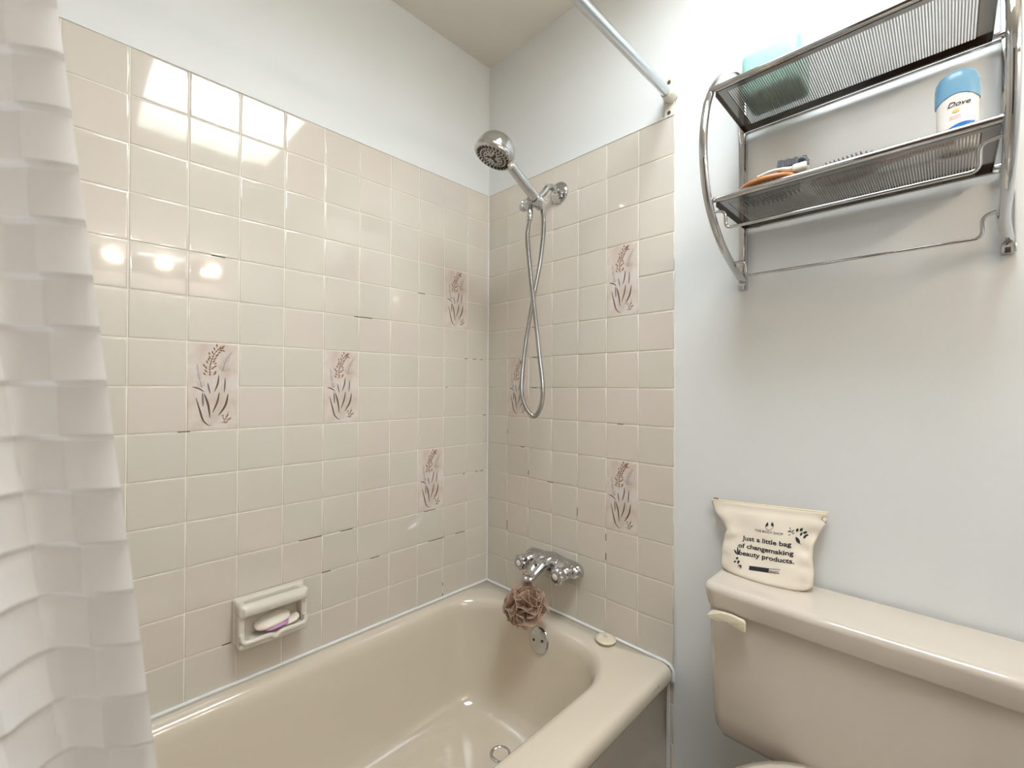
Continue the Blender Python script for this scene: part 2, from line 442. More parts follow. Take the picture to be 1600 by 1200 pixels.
# inner opening: x right .088, y front -.648, y back -.046
def inn(d, z, rr=.15):   # d = outward offset from opening edge
    return rrect(-1.44-d, -.092+d, -.645-d*1.0, -.048+min(d, .03), (rr+d, rr+d, rr+d, rr+d), z)
rings += [inn(.022, .4005), inn(.012, .3985), inn(.004, .392), inn(-.004, .380), inn(-.009, .36), inn(-.016, .32)]
def low(a, z, r): return rrect(-1.44+a[0], -.092-a[1], -.645+a[2], -.048-a[3], (r, r, r, r), z)
rings += [low((.06, .026, .03, .03), .24, .145), low((.11, .036, .042, .042), .16, .14), low((.16, .05, .055, .055), .11, .13),
          low((.20, .075, .08, .08), .078, .11), low((.25, .12, .125, .125), .065, .09), low((.4, .2, .2, .2), .062, .05), low((.6, .5, .28, .28), .061, .01)]
loft(bm, rings, True); normals(bm)
tb = obj('tub_shell', bm, M['tub'], tubt, angle=75)
# overflow plate on the end wall of the basin
bm = new(); ax = Vector((-.97, 0, .22)); oc = Vector((-.104, -.367, .349))
lathe(bm, oc-ax*.006, ax, [(.0385, 0), (.0395, .008), (.0375, .0105), (.034, .0118), (.0, .0125)], 40)
op = obj('overflow_plate', bm, M['chrome'], tubt)
for s in (-1, 1):
    bm = new(); c = oc+ax*.0066+Vector((0, -s*.017, s*.004)); lathe(bm, c, ax, [(.0042, 0), (.0042, .001), (.0015, .0014)], 14)
    obj('screw', bm, M['black'], op)
bm = new(); lathe(bm, (-.26, -.35, .0605), (0, 0, 1), [(.032, 0), (.032, .004), (.026, .005), (.022, .002), (.0, .002)], 28); obj('drain', bm, M['chrome'], tubt)
# worn maker's marking on the tub's front edge
bm = new()
for a, b, c, d in ((-.083, .3835, -.087, .3775), (-.089, .3835, -.0885, .377), (-.093, .382, -.0965, .377), (-.101, .3825, -.104, .378), (-.108, .382, -.1085, .377), (-.113, .381, -.118, .379)):
    tube(bm, [(a, Y0+.0006, b), ((a+c)/2-.001, Y0+.0004, (b+d)/2), (c, Y0+.0004, d)], .0006, 5)
tag(obj('worn_marking', bm, M['greyp'], tubt), kind='stuff')
# caulk bead
bm = new()
tube(bm, [(-1.52, -.0035, .403), (-.0045, -.0035, .403), (-.0035, -.0045, .403), (-.0035, -.745, .403), (-.0035, -.760, .399), (-.0035, -.7695, .388), (-.0035, -.7705, .36), (-.0035, -.756, .352), (-.0035, -.7545, .0)], .0045, 8)
tag(obj('trim_2', bm, M['caulk']), kind='structure')

# sink/tub stopper
st = thing('bath_stopper', 'bone rubber bath plug lying on the tub rim by the tiles', 'plug', (-.037, -.575, .401))
bm = new(); lathe(bm, (-.037, -.575, .4008), (0, 0, 1), [(.024, 0), (.0245, .006), (.031, .0075), (.0315, .0105), (.030, .0125), (.018, .0155), (.008, .017), (0, .0172)], 40)
obj('plug_disc', bm, M['lever'], st)
bm = new(); box(bm, -.042, -.031, -.582, -.568, .416, .4225, .0025, 2); tube(bm, spline([(-.036, -.582, .419), (-.0365, -.575, .4255), (-.036, -.568, .419)], 5), .0015, 8)
obj('pull_tab', bm, M['cream'], st)

# ------------------------------------------------------------------ soap dish
sd = thing('soap_dish', 'glazed ceramic soap dish with grab bar fixed on the long tiled wall', 'soap dish', (-.797, 0, .50))
bm = new()
sx0, sx1, sz0, sz1 = -.884, -.708, .502, .622
box(bm, sx0, sx1, -.012, .001, sz0, sz1, .006, 3)
box(bm, sx0+.004, sx0+.020, -.048, 0, sz0+.004, sz1-.006, .007, 3)
box(bm, sx1-.020, sx1-.004, -.048, 0, sz0+.004, sz1-.006, .007, 3)
box(bm, sx0+.004, sx1-.004, -.056, 0, sz0+.001, sz0+.020, .008, 3)
tube(bm, [(sx0+.013, -.046, sz1-.022), (sx1-.013, -.046, sz1-.022)], .0165, 20)
box(bm, sx0+.004, sx1-.004, -.020, 0, sz1-.030, sz1-.0015, .005, 3)
box(bm, sx0+.003, sx0+.026, -.058, -.005, sz1-.038, sz1-.005, .010, 4)
box(bm, sx1-.026, sx1-.003, -.058, -.005, sz1-.038, sz1-.005, .010, 4)
# tray lip with a dip in the middle
cx = (sx0+sx1)/2
tube(bm, spline([(sx0+.011, -.05, sz0+.040), (sx0+.014, -.055, sz0+.024), (sx0+.03, -.058, sz0+.021), (cx-.016, -.058, sz0+.021), (cx, -.058, sz0+.0135), (cx+.016, -.058, sz0+.021), (sx1-.03, -.058, sz0+.021), (sx1-.014, -.055, sz0+.024), (sx1-.011, -.05, sz0+.040)], 6), .0065, 12)
so = obj('dish_body', bm, M['dish'], sd); remesh(so, .0014, 16)
def soap(name, label, c, sx, sy, sz, rot, m, nn=24):
    bm = new(); bmesh.ops.create_uvsphere(bm, u_segments=nn*2, v_segments=nn, radius=1)
    for v in bm.verts:
        p = v.co; k = (abs(p.x)**2.6+abs(p.y)**2.6+abs(p.z)**2.2)**(-1/2.4); v.co = Vector((p.x*k*sx, p.y*k*sy, p.z*k*sz))
    o = obj(name, bm, m); o.location = c; o.rotation_euler = rot
    return tag(o, label, 'soap')
soap('bar_soap', 'large cream oval soap bar lying across the top of the dish', (-.798, -.034, .5495), .043, .023, .0085, (.35, -.12, 0), M['soap'])
soap('bar_soap', 'lilac soap bar wedged under the large cream soap', (-.790, -.040, .536), .030, .016, .0065, (.1, -.06, .05), M['lilac'])
soap('bar_soap', 'small white soap sliver at the right end of the dish', (-.752, -.036, .536), .021, .015, .006, (.35, -.25, 0), M['soap'])

# ------------------------------------------------------------------ tub faucet
fc = thing('bath_faucet', 'chrome two-handle bath faucet on the short tiled wall above the tub', 'faucet', (0, -.345, .565))
yc, zc = -.346, .566
bm = new(); rings = []
prof = [(-.1225, .0), (-.1215, .30), (-.117, .62), (-.108, .86), (-.095, 1.0), (-.07, 1.02), (-.05, 1.04), (-.03, 1.16), (-.012, 1.27), (.0, 1.3)]
prof = prof+[(-a, b) for a, b in prof[::-1][1:]]
for dy, s in prof:
    rings.append([(-.0005-max(0, .042*s*math.sin(PI*k/20))**1.0, yc+dy, zc+.0275*max(s, .02)*math.cos(PI*k/20)) for k in range(21)])
loft(bm, rings, True); normals(bm)
obj('faucet_body', bm, M['chrome'], fc, angle=60)
def sup(c, hw, hh, t, n=24, ex=2.6):
    """section of the spout: centre c, half width along y, half height perpendicular, tangent t"""
    t = Vector(t).normalized(); s = Vector((0, 1, 0)); q = t.cross(s)
    out = []
    for k in range(n):
        a = 2*PI*k/n; ca, sa = math.cos(a), math.sin(a)
        out.append(Vector(c)+s*hw*math.copysign(abs(ca)**(2/ex), ca)+q*hh*math.copysign(abs(sa)**(2/ex), sa))
    return out
bm = new(); sp = [((-.015, .583), .036, .024), ((-.035, .589), .036, .024), ((-.055, .588), .034, .022), ((-.075, .583), .0310, .019), ((-.095, .574), .0270, .016), ((-.112, .563), .0235, .0135), ((-.128, .555), .0235, .0125), ((-.142, .5495), .0215, .0115), ((-.150, .547), .0155, .0085), ((-.1535, .546), .004, .003)]
rings = []
for i, ((x, z), hw, hh) in enumerate(sp):
    a = sp[max(i-1, 0)][0]; b = sp[min(i+1, len(sp)-1)][0]
    rings.append(sup((x, yc, z), hw, hh, (b[0]-a[0], 0, b[1]-a[1])))
loft(bm, rings, True); normals(bm); 
o = obj('spout', bm, M['chrome'], fc, angle=60); sm = o.modifiers.new('s', 'SUBSURF'); sm.levels = 2; sm.render_levels = 2
bm = new(); lathe(bm, (-.133, yc, .546), (-.1, 0, -1), [(.0115, 0), (.0115, .008), (.009, .009), (.009, .006)], 24); obj('aerator', bm, M['chrome_dark'], fc)
bm = new(); lathe(bm, (-.098, yc, .583), (-.25, 0, 1), [(.004, 0), (.004, .008), (.0085, .010), (.0095, .014), (.0085, .019), (.004, .0205), (0, .021)], 24); obj('diverter_knob', bm, M['chrome'], fc)
for s in (1, -1):
    hy = yc+s*.080
    bm = new(); d = (-1, 0, .03)
    lathe(bm, (-.02, hy, zc), d, [(.024, 0), (.0225, .016), (.0205, .022), (.0200, .036), (.0165, .040), (.0135, .044), (.0135, .05)], 32)
    obj('valve_neck', bm, M['chrome'], fc)
    bm = new(); o_ = Vector((-.066, hy, zc+.0015)); dd = Vector(d).normalized(); n = 64; rings = []
    for r, h in ((.014, 0), (.0215, .002), (.0252, .008), (.0252, .020), (.0238, .026), (.0200, .030), (.0150, .0315), (.0135, .0305)):
        lob = .0018 if .004 < h < .027 else .0006
        rings.append([o_+dd*h+Vector((0, math.cos(2*PI*k/n), math.sin(2*PI*k/n)))*(r+lob*math.cos(8*2*PI*k/n)) for k in range(n)])
    loft(bm, rings, True); hd = obj('handle', bm, M['chrome'], fc, angle=50)
    bm = new(); lathe(bm, o_+dd*.0300, d, [(.0105, 0), (.0105, .0018), (.009, .0028), (0, .0034)], 32); obj('index_cap', bm, M['whitep'], hd)
    bm = new(); lathe(bm, o_+dd*.0298, d, [(.0148, 0), (.0148, .0010), (.0128, .0018)], 32); obj('cap_ring', bm, M['chrome_dark'], hd)
# bath pouf
pf = thing('bath_pouf', 'brown netting bath pouf hanging from the faucet spout', 'bath sponge', (-.155, -.352, .475))
pc = Vector((-.152, -.352, .472)); R0 = .068
bm = new(); rnd = random.Random(11); HEMS = []
for i in range(36):
    d = Vector((rnd.gauss(0, 1), rnd.gauss(0, 1), rnd.gauss(0, 1))).normalized()
    u, v = frame(d); a0 = rnd.uniform(0, 2*PI); span = rnd.uniform(1.5, 2.8); kf = rnd.choice((2, 2.5, 3, 3.5)); ph = rnd.uniform(0, 6.28)
    off = d*rnd.uniform(-.02, .02); Rr = R0*rnd.uniform(.8, 1.08); am = rnd.uniform(.22, .40)
    na, nr = 34, 8; G = []
    for j in range(nr+1):
        r = j/nr; row = []
        for k in range(na+1):
            th = a0+span*(k/na-.5)
            p = pc+off*(1-r*.2)+(u*math.cos(th)+v*math.sin(th))*Rr*(r**.85)*(1+.06*math.sin(kf*th+1))
            wv = am*Rr*r**1.6*math.sin(kf*1.7*th+ph)+.06*Rr*r*math.sin(3*kf*th+2*ph)
            row.append(bm.verts.new(p+d*wv))
        G.append(row)
    HEMS.append(G[-1])
    for j in range(nr):
        for k in range(na): bm.faces.new((G[j][k], G[j][k+1], G[j+1][k+1], G[j+1][k]))
for v in bm.verts:
    q = v.co-pc
    q.z *= .95
    if q.length > R0*1.2: q = q.normalized()*R0*(1.2+.2*(q.length/R0-1.2))
    v.co = pc+q
HB = new()
for row in HEMS: tube(HB, [v.co.copy() for v in row], .00075, 5)
tag(obj('netting_hem', HB, M['hem'], pf, angle=180), kind='stuff')
obj('netting', bm, M['pouf'], pf, angle=180)
bm = new(); tube(bm, spline([(-.142, -.352, .49), (-.140, -.3415, .53), (-.139, -.324, .556), (-.139, -.345, .572), (-.139, -.368, .556), (-.140, -.361, .53), (-.143, -.353, .49)], 6), .0012, 6)
obj('cord', bm, M['pouf'], pf)

# ------------------------------------------------------------------ shower set
sh = thing('hand_shower', 'chrome hand shower with hose, clipped to a chrome arm on the tiles', 'shower', (0, -.36, 1.836))
bm = new(); lathe(bm, (-.0005, -.36, 1.836), (-1, 0, 0), [(.0375, 0), (.0375, .002), (.035, .006), (.028, .011), (.0165, .015), (.012, .0165)], 40)
obj('wall_flange', bm, M['chrome'], sh)
bm = new(); AE = Vector((-.126, -.367, 1.776))
tube(bm, spline([(-.005, -.36, 1.836), (-.035, -.36, 1.843), (-.062, -.361, 1.836), (-.09, -.364, 1.806), tuple(AE)], 8), .0107, 20)
obj('shower_arm', bm, M['chrome'], sh)
BC = Vector((-.148, -.366, 1.7565))         # centre of the swivel body
bm = new()
lathe(bm, BC+Vector((0, .042, 0)), (0, -1, 0), [(.0, 0), (.0165, .0005), (.0185, .003), (.0185, .016), (.0165, .0175), (.0165, .019), (.0182, .0205), (.0182, .044), (.015, .050), (.013, .06)], 36)
lathe(bm, BC+Vector((0, 0, .018)), (.4, 0, 1), [(.0135, -.012), (.0145, 0), (.0145, .012), (.012, .014)], 24)
obj('swivel_body', bm, M['chrome'], sh)
HD = Vector((-.320, -.370, 1.836))         # centre of the spray face
nrm = Vector((-.313, .190, -.927)).normalized()
GE = Vector((-.127, -.395, 1.742))         # lower end of the grip
bm = new()
lathe(bm, BC+Vector((-.010, -.001, -.014)), (-.05, 0, -1), [(.008, 0), (.0095, .003), (.0098, .012), (.0108, .014), (.0112, .036), (.0095, .040), (.0085, .046)], 24)
nut = obj('hose_nut', bm, M['chrome'], sh)
gd = (HD-GE).normalized()
CR = GE.lerp(HD, .10)
bm = new(); u, v = frame(gd); rings = []
for h, r in ((-.017, .0185), (-.012, .0195), (.010, .0195), (.016, .0185)):
    rings.append([CR+gd*h+(u*math.cos(a)+v*math.sin(a))*r for a in [math.radians(20+300*k/28) for k in range(29)]])
rin = [[CR+(p-CR-gd*(p-CR).dot(gd))*.84+gd*(p-CR).dot(gd) for p in r] for r in rings[::-1]]
loft(bm, rings+rin, False, closed=False); normals(bm)
obj('cradle', bm, M['chrome'], sh, angle=50)
# grip and head
bm = new()
bk = HD-nrm*.022
P = spline([GE, GE.lerp(bk, .2), GE.lerp(bk, .45)+Vector((0, 0, .004)), GE.lerp(bk, .72)+Vector((0, 0, .009)), bk+Vector((.018, 0, .014))], 8)
n = len(P); tube(bm, P, [.0125+.0035*math.sin(PI*min(1, i/n*1.2))+(.006*max(0, i/n-.6)/.4) for i in range(n)], 24)
obj('grip', bm, M['chrome'], sh)
bm = new()
lathe(bm, HD, -nrm, [(.0555, -.001), (.0595, .002), (.0612, .009), (.0600, .013), (.0580, .0138), (.0580, .0147), (.0592, .0162), (.0578, .028), (.0525, .043), (.0420, .056), (.0270, .0655), (.0110, .0695), (0, .070)], 56)
hd = obj('spray_head', bm, M['chrome'], sh, angle=35)
bm = new(); lathe(bm, HD+nrm*.0015, -nrm, [(.0, -.0015), (.030, -.0012), (.0525, 0), (.0555, .002)], 48); fp = obj('spray_face', bm, M['steel'], sh)
bm = new(); u, v = frame(nrm)
def noz(r, a, lr, lt, ang=0):
    c = HD+nrm*.0028+(u*math.cos(a)+v*math.sin(a))*r
    er = (u*math.cos(a+ang)+v*math.sin(a+ang)); et = nrm.cross(er)
    ring = lambda h: [c+nrm*h+er*lr*math.cos(2*PI*k/10)+et*lt*math.sin(2*PI*k/10) for k in range(10)]
    loft(bm, [ring(-.002), ring(.0008)], True)
for k in range(26): noz(.0455, 2*PI*k/26, .0058, .0024, .5)
for k in range(22): noz(.0330, 2*PI*k/22, .0042, .0019, -.4)
for k in range(12): noz(.0235, 2*PI*k/12, .0022, .0016)
for k in range(3): noz(.0135, 2*PI*k/3+.4, .0058, .0048)
noz(0.0005, 0, .0068, .0068)
obj('nozzles', bm, M['black'], fp)
bm = new(); 
lathe(bm, HD+Vector((0.655574, -0.660903, -0.365281))*.052, Vector((0.295459, -0.290991, -0.909960)), [(.004, -.004), (.0075, 0), (.008, .004), (.0075, .010), (.005, .012)], 20)
obj('mode_lever', bm, M['cream'], hd)
# hose: a ribbed loop
SO, SF, SR, SU = Vector((-1.1909, -1.3109, 1.1693)), Vector((0.711735, 0.702418, 0.006474)), Vector((0.702403, -0.711763, 0.004708)), Vector((-0.007915, -0.001197, 0.999968))   # fixed survey station: turns a position read on the photo plus a depth x into a room point
def bpx(u_, v_, x):
    d = SF+SR*((u_-800)/690.4)-SU*((v_-600)/690.4); return SO+d*((x-SO.x)/d.x)
HP = [BC+Vector((-.012, -.001, -.058))]+[bpx(*q) for q in ((824, 368, -.150), (826, 400, -.145), (830, 440, -.132), (834, 475, -.124), (839, 520, -.116), (844, 565, -.106), (848, 605, -.098), (846, 632, -.092), (836, 650, -.088), (824, 641, -.086), (815.5, 618, -.084), (816, 585, -.085), (821, 540, -.088), (828, 495, -.093), (836, 452, -.098), (844, 410, -.104), (848.5, 370, -.108), (849.5, 345, -.108))]+[GE+gd*.004]
P = spline(HP, 60)
ln = [0]
for a, b in zip(P[:-1], P[1:]): ln.append(ln[-1]+(b-a).length)
bm = new(); nseg = int(ln[-1]/.0011); Q = []; j = 0
for i in range(nseg+1):
    s_ = ln[-1]*i/nseg
    while j < len(ln)-2 and ln[j+1] < s_: j += 1
    Q.append(P[j].lerp(P[j+1], (s_-ln[j])/max(1e-9, ln[j+1]-ln[j])))
tube(bm, Q, [.0079 if i % 4 in (0, 1) else .0062 for i in range(nseg+1)], 12)
obj('hose', bm, M['steel'], sh, angle=180)

# ------------------------------------------------------------------ curtain rod and curtain
rd = thing('curtain_rod', 'grey metal shower curtain rod ending at a cream wall bracket', 'curtain rod', (0, -.757, 1.988))
bm = new(); tube(bm, [(-1.525, -.757, 1.988), (-.012, -.757, 1.988)], .0128, 28); obj('rod_tube', bm, M['rod'], rd)
bm = new()
prism(bm, [(-.012, -.0), (-.0145, -.025), (-.012, -.05), (-.0065, -.0575), (.0065, -.0575), (.012, -.05), (.0145, -.025), (.016, 0), (.0145, .025), (.012, .045), (.0065, .056), (-.0065, .056), (-.012, .045), (-.0145, .025)], 0, 1,
      lambda a, b, d: Vector((PX-.0005-d*.006, -.752+a, 1.988+b)))
lathe(bm, (PX-.006, -.757, 1.988), (-1, 0, 0), [(.019, 0), (.0185, .016), (.0165, .022), (.0165, .030), (.0135, .031)], 28)
fl = obj('wall_bracket', bm, M['cream'], rd, angle=30)
for z in (-.044, .042):
    bm = new(); lathe(bm, (PX-.006, -.752, 1.988+z), (-1, 0, 0), [(.0055, 0), (.0055, .002), (.003, .003), (.0, .003)], 16); obj('screw', bm, M['chrome_dark'], fl)

ct = thing('shower_curtain', 'white satin shower curtain with woven squares, gathered at the left', 'curtain', (-1.3, -.79, .15))
BS = .0425; BX = .036
def xe(z): return -1.1950+(1.447-z)*.1029
bm = new(); NX, NZ = 200, 760; WID = .30
Z0, Z1 = .14, 1.955
# fold path (local a -> dx, dy) with arc length
def fold(s, z):
    am = .013+.010*(1.95-z)/1.8
    ph = .10*math.sin(z*2.1+s*9)
    return am*(1-math.cos(2*PI*s/.105+ph))-am*math.cos(ph)*0
path = []
arc = 0; arcs = []
G = []
for j in range(NZ+1):
    z = Z0+(Z1-Z0)*j/NZ
    yb = -.780-.045*min(1, max(0, (1.95-z)/1.0))
    x_ = xe(z); row = []; arc = 0; pv = None; pos = []
    for i in range(NX+1):
        s = WID*i/NX; p = Vector((x_-s, yb+fold(s, z)-.012, z))
        if pv is not None: arc += (p-pv).length
        pos.append((p, arc)); pv = p
    arcs.append([a+.004 for p, a in pos])
    for i, (p, a) in enumerate(pos):
        q0 = pos[max(i-1, 0)][0]; q1 = pos[min(i+1, NX)][0]; t = (q1-q0).normalized(); nn = Vector((-t.y, t.x, 0)) if True else 0
        if nn.y > 0: nn = -nn
        a2 = a+.004; ci = int(a2//BX); cj = int((z+.02)//BS); pp = (a2 % BX)/BX; qq = ((z+.02) % BS)/BS
        if ci % 2 == 0: h = .0040*(1-qq)**2+.0030*pp**2
        else: h = .0040*(1-qq**2)+.0030*(1-pp)**2-.0012
        row.append(bm.verts.new(p+nn*h))
    G.append(row)
for j in range(NZ):
    for i in range(NX):
        f = bm.faces.new((G[j][i], G[j+1][i], G[j+1][i+1], G[j][i+1]))
        f.material_index = int(arcs[j][i]//BX+(Z0+(Z1-Z0)*j/NZ+.02)//BS) % 2
obj('curtain_cloth', bm, [M['curtain'], M['curtain_b']], ct, angle=180)
for i in range(5):
    bm = new(); x_ = -1.265-i*.055; tube(bm, [(x_, -.757+.022*math.cos(a), 1.976+.026*math.sin(a)) for a in [2*PI*k/24 for k in range(25)]], .0022, 8, cap=False)
    obj('curtain_ring', bm, M['whitep'], ct)

# ------------------------------------------------------------------ toilet
tl = thing('toilet', 'bone coloured toilet tank with lid below the chrome rack', 'toilet', (-.08, -1.16, 0))
bm = new()
TY0, TY1 = -1.445, -.905
def lidring(d, z):
    out = []
    pts = rrect(-.158+d, -.002, TY0+d, TY1-d, (.012, .030, .030, .012), z, 8)
    for p in pts:
        # crowned front edge
        t = (p.y-TY0)/(TY1-TY0)
        p.x -= .006*math.sin(PI*t)*(1 if p.x < -.08 else 0); out.append(p)
    return out
loft(bm, [lidring(.014, .671), lidring(.010, .6705), lidring(.0065, .672), lidring(.0055, .675), lidring(.003, .690), lidring(0, .708), lidring(.0002, .712), lidring(.0015, .7165), lidring(.0045, .7205), lidring(.009, .7232), lidring(.014, .7243), lidring(.018, .7244), lidring(.05, .7244)], True); normals(bm)
obj('tank_lid', bm, M['toilet'], tl, angle=60)
bm = new(); 
def tk(d, z, s=0): return rrect(-.145+d+s, -.004, TY0+.012+d, TY1-.010-d, (.012, .022, .022, .012), z, 8)
loft(bm, [tk(.030, .37, .004), tk(.018, .375, .002), tk(.010, .392, .001), tk(.006, .43), tk(.003, .55), tk(0, .66), tk(0, .674)], True); normals(bm)
obj('tank', bm, M['toilet'], tl, angle=60)
# flush lever
bm = new()
xl = -.150
pts = [(-.9995, .6755), (-1.0025, .6715), (-1.003, .6535), (-1.000, .6515), (-.985, .6560), (-.965, .6620), (-.952, .6635), (-.936, .6680), (-.930, .6722), (-.938, .6752), (-.955, .6772), (-.975, .6780)]
prism(bm, [(a, b) for a, b in pts], 0, 1, lambda a, b, d: Vector((xl-.010-d*(.010+(.014 if a > -.955 else 0)+(.006 if a > -.94 else 0)), a, b-.004)))
bmesh.ops.bevel(bm, geom=bm.edges[:], offset=.0012, segments=2, affect='EDGES', profile=.5)
lathe(bm, (xl+.006, -.990, .6600), (-1, 0, 0), [(.008, 0), (.008, .018)], 16); normals(bm)
obj('flush_lever', bm, M['lever'], tl, angle=35)
# bowl, seat, foot
def oval(cx, a, b, z, n=40, back=None):
    o = []
    for k in range(n):
        t = 2*PI*k/n; x = cx+a*math.cos(t)
        if back is not None: x = min(x, back)
        o.append((x, -1.16+b*math.sin(t), z))
    return o
bm = new(); loft(bm, [oval(-.34, .20, .12, 0), oval(-.34, .20, .12, .02), oval(-.33, .17, .10, .12), oval(-.36, .20, .13, .24), oval(-.40, .27, .175, .34), oval(-.41, .285, .185, .375), oval(-.41, .28, .18, .385), oval(-.42, .2, .13, .384), oval(-.42, .18, .11, .33), oval(-.40, .1, .07, .22)], True)
box(bm, -.27, -.03, -1.26, -1.06, .22, .372, .03, 3); normals(bm); obj('bowl', bm, M['toilet'], tl, angle=60)
bm = new(); loft(bm, [oval(-.41, .28, .185, .386), oval(-.41, .29, .19, .394), oval(-.41, .285, .187, .412), oval(-.41, .26, .17, .420), oval(-.41, .1, .07, .424)], True); normals(bm); obj('seat_lid', bm, M['toilet'], tl, angle=60)

# ------------------------------------------------------------------ cotton pouch
pu = thing('cosmetic_pouch', 'cream cotton zip pouch with black lettering standing on the toilet tank', 'pouch', (-.04, -1.01, .7245))
def lerp(a, b, t): return a+(b-a)*t
def interp(tab, z):
    if z <= tab[0][0]: return tab[0][1]
    for (a, b), (c, d) in zip(tab[:-1], tab[1:]):
        if z <= c: return lerp(b, d, (z-a)/(c-a))
    return tab[-1][1]
PZ0 = .7255
YL = [(0, -.914), (.012, -.909), (.04, -.908), (.07, -.912), (.09, -.917), (.105, -.905), (.125, -.884), (.148, -.8745), (.16, -.8735)]
YR = [(0, -1.092), (.012, -1.101), (.04, -1.102), (.07, -1.098), (.095, -1.099), (.12, -1.107), (.145, -1.119), (.158, -1.122), (.17, -1.122)]
def htop(t): return .1525+.016*t-.006*math.sin(PI*t)*0
def pouch(t, h, side):
    """t 0..1 left to right, h 0..1 bottom to top; side +1 front, -1 back"""
    z = h*htop(t)
    y = lerp(interp(YL, z), interp(YR, z), t)
    thick = (.029*(1-h)**.75+.0025)*(math.sin(PI*min(max(t, 0), 1))**.45)
    mid = -.045+.038*h
    x = mid-side*thick
    bump = .0035*math.sin(9*t+3*h)*math.sin(PI*t)*math.sin(PI*h)+.0035*math.sin(19*t-9*h)*math.sin(PI*h)*(abs(t-.5)*2)**1.5+.0022*math.sin(26*h-6*t)*math.exp(-((t-.06)/.12)**2)*math.sin(PI*h)+.0018*math.sin(30*h+9*t)*math.exp(-((t-.95)/.1)**2)-.003*math.exp(-((h-.93)/.05)**2)*math.sin(PI*t)
    return Vector((min(x-side*bump, PX-.001) if side < 0 else min(x-bump, -.001), y, PZ0+z))
bm = new(); NT, NH = 60, 44; rings = []
for i in range(NH+1):
    h = i/NH
    hh = h if h > 0 else 0
    ring = [pouch(k/NT, hh, 1) for k in range(NT+1)]+[pouch(1-k/NT, hh, -1) for k in range(1, NT)]
    if i == 0:
        c = Vector((-.045, -1.005, PZ0)); ring = [c+(p-c)*.93 for p in ring]
        for p in ring: p.z = PZ0-.0005
    rings.append(ring)
loft(bm, rings, True); bmesh.ops.remove_doubles(bm, verts=bm.verts[:], dist=.0003); normals(bm)
nb = noise_bump(M['canvas'], 900, .35, .0006, 2)
obj('pouch_body', bm, M['canvas'], pu, angle=180)
bm = new(); tube(bm, [pouch(k/40, 1, 1)*.5+pouch(k/40, 1, -1)*.5+Vector((0, 0, .0006)) for k in range(41)], .0022, 8, sy=1.2)
obj('zipper', bm, M['zip'], pu)
bm = new(); c = pouch(.03, 1, 1)+Vector((.002, -.002, .0045)); tube(bm, [c+Vector((0, .0045, -.002)), c+Vector((0, .003, .001)), c+Vector((0, -.005, .0005)), c+Vector((0, -.0055, -.003))], .0019, 8)
obj('zip_slider', bm, M['chrome_dark'], pu)
# side label
bm = new(); prism(bm, [(-.888, .112), (-.8905, .098), (-.8875, .0915), (-.885, .112)], 0, 1, lambda a, b, d: Vector((-.018-.0006*d, a+.002, PZ0+b))); obj('side_label', bm, M['canvas'], pu)
# printing on the front
def px2uv(u_, v_):
    """photo position -> (y, z) on the plane the front lies near"""
    p = bpx(u_, v_, -.055); return p.y, p.z
def front_x(y, z):
    zz = z-PZ0; a, b = interp(YL, zz), interp(YR, zz); t = min(max((y-a)/(b-a), .01), .99)
    return pouch(t, min(1, zz/htop(t)), 1)
TXT = []
def text_mesh(body, size, shear=0, off=0, cx=True, space=1.0):
    cu = bpy.data.curves.new('t', 'FONT'); cu.body = body; cu.size = size; cu.shear = shear; cu.offset = off
    cu.align_x = 'LEFT'; cu.space_character = space; cu.resolution_u = 3
    o = bpy.data.objects.new('t', cu); COL.objects.link(o)
    dg = bpy.context.evaluated_depsgraph_get(); me = bpy.data.meshes.new_from_object(o.evaluated_get(dg))
    bpy.data.objects.remove(o)
    b = new(); b.from_mesh(me); bpy.data.meshes.remove(me)
    return b
def text_on(bm, body, p0, p1, hgt, **k):
    """lay text so that its baseline runs p0 -> p1 (y,z pairs on the wallward plane) with cap height hgt"""
    b = text_mesh(body, 1.0, **k)
    xs = [v.co.x for v in b.verts]; w0, w1 = min(xs), max(xs)
    P0, P1 = Vector(p0), Vector(p1); d = P1-P0; q = Vector((-d.y, d.x)).normalized()
    if q.y < 0: q = -q
    mp = {}
    for v in b.verts:
        s = (v.co.x-w0)/(w1-w0); pt = P0+d*s+q*(v.co.y*hgt/.73)
        mp[v.index] = bm.verts.new((0, pt.x, pt.y))
    b.verts.ensure_lookup_table()
    for f in b.faces:
        try: bm.faces.new([mp[v.index] for v in f.verts])
        except ValueError: pass
    b.free()
def poly_on(bm, pts, n=1):
    vs = [bm.verts.new((0, a, b)) for a, b in pts]
    try: bm.faces.new(vs)
    except ValueError: pass
bm = new()
def Z(x, y): return px2uv(1080+x/6.6667, 760+y/6.6667)     # positions read on the enlarged photo
text_on(bm, 'THE BODY SHOP', Z(635, 487), Z(935, 530), .0050, off=.01, space=1.1)
text_on(bm, 'Just a little bag', Z(512, 570), Z(1028, 645), .0098, off=.025)
text_on(bm, 'of changemaking', Z(482, 638), Z(1056, 735), .0098, off=.025)
text_on(bm, 'beauty products.', Z(497, 708), Z(1070, 812), .0098, off=.025)
# bar with the small line
poly_on(bm, [Z(618, 815), Z(822, 843), Z(822, 884), Z(618, 853)])
for a, b in (((822, 843), (932, 858)),):
    for s_ in ((0, 4), (37, 41)):
        poly_on(bm, [Z(a[0], a[1]+s_[0]), Z(b[0], b[1]+s_[0]), Z(b[0], b[1]+s_[1]), Z(a[0], a[1]+s_[1])])
text_on(bm, 'BEAUTY', Z(830, 878), Z(926, 892), .0036, off=.02)
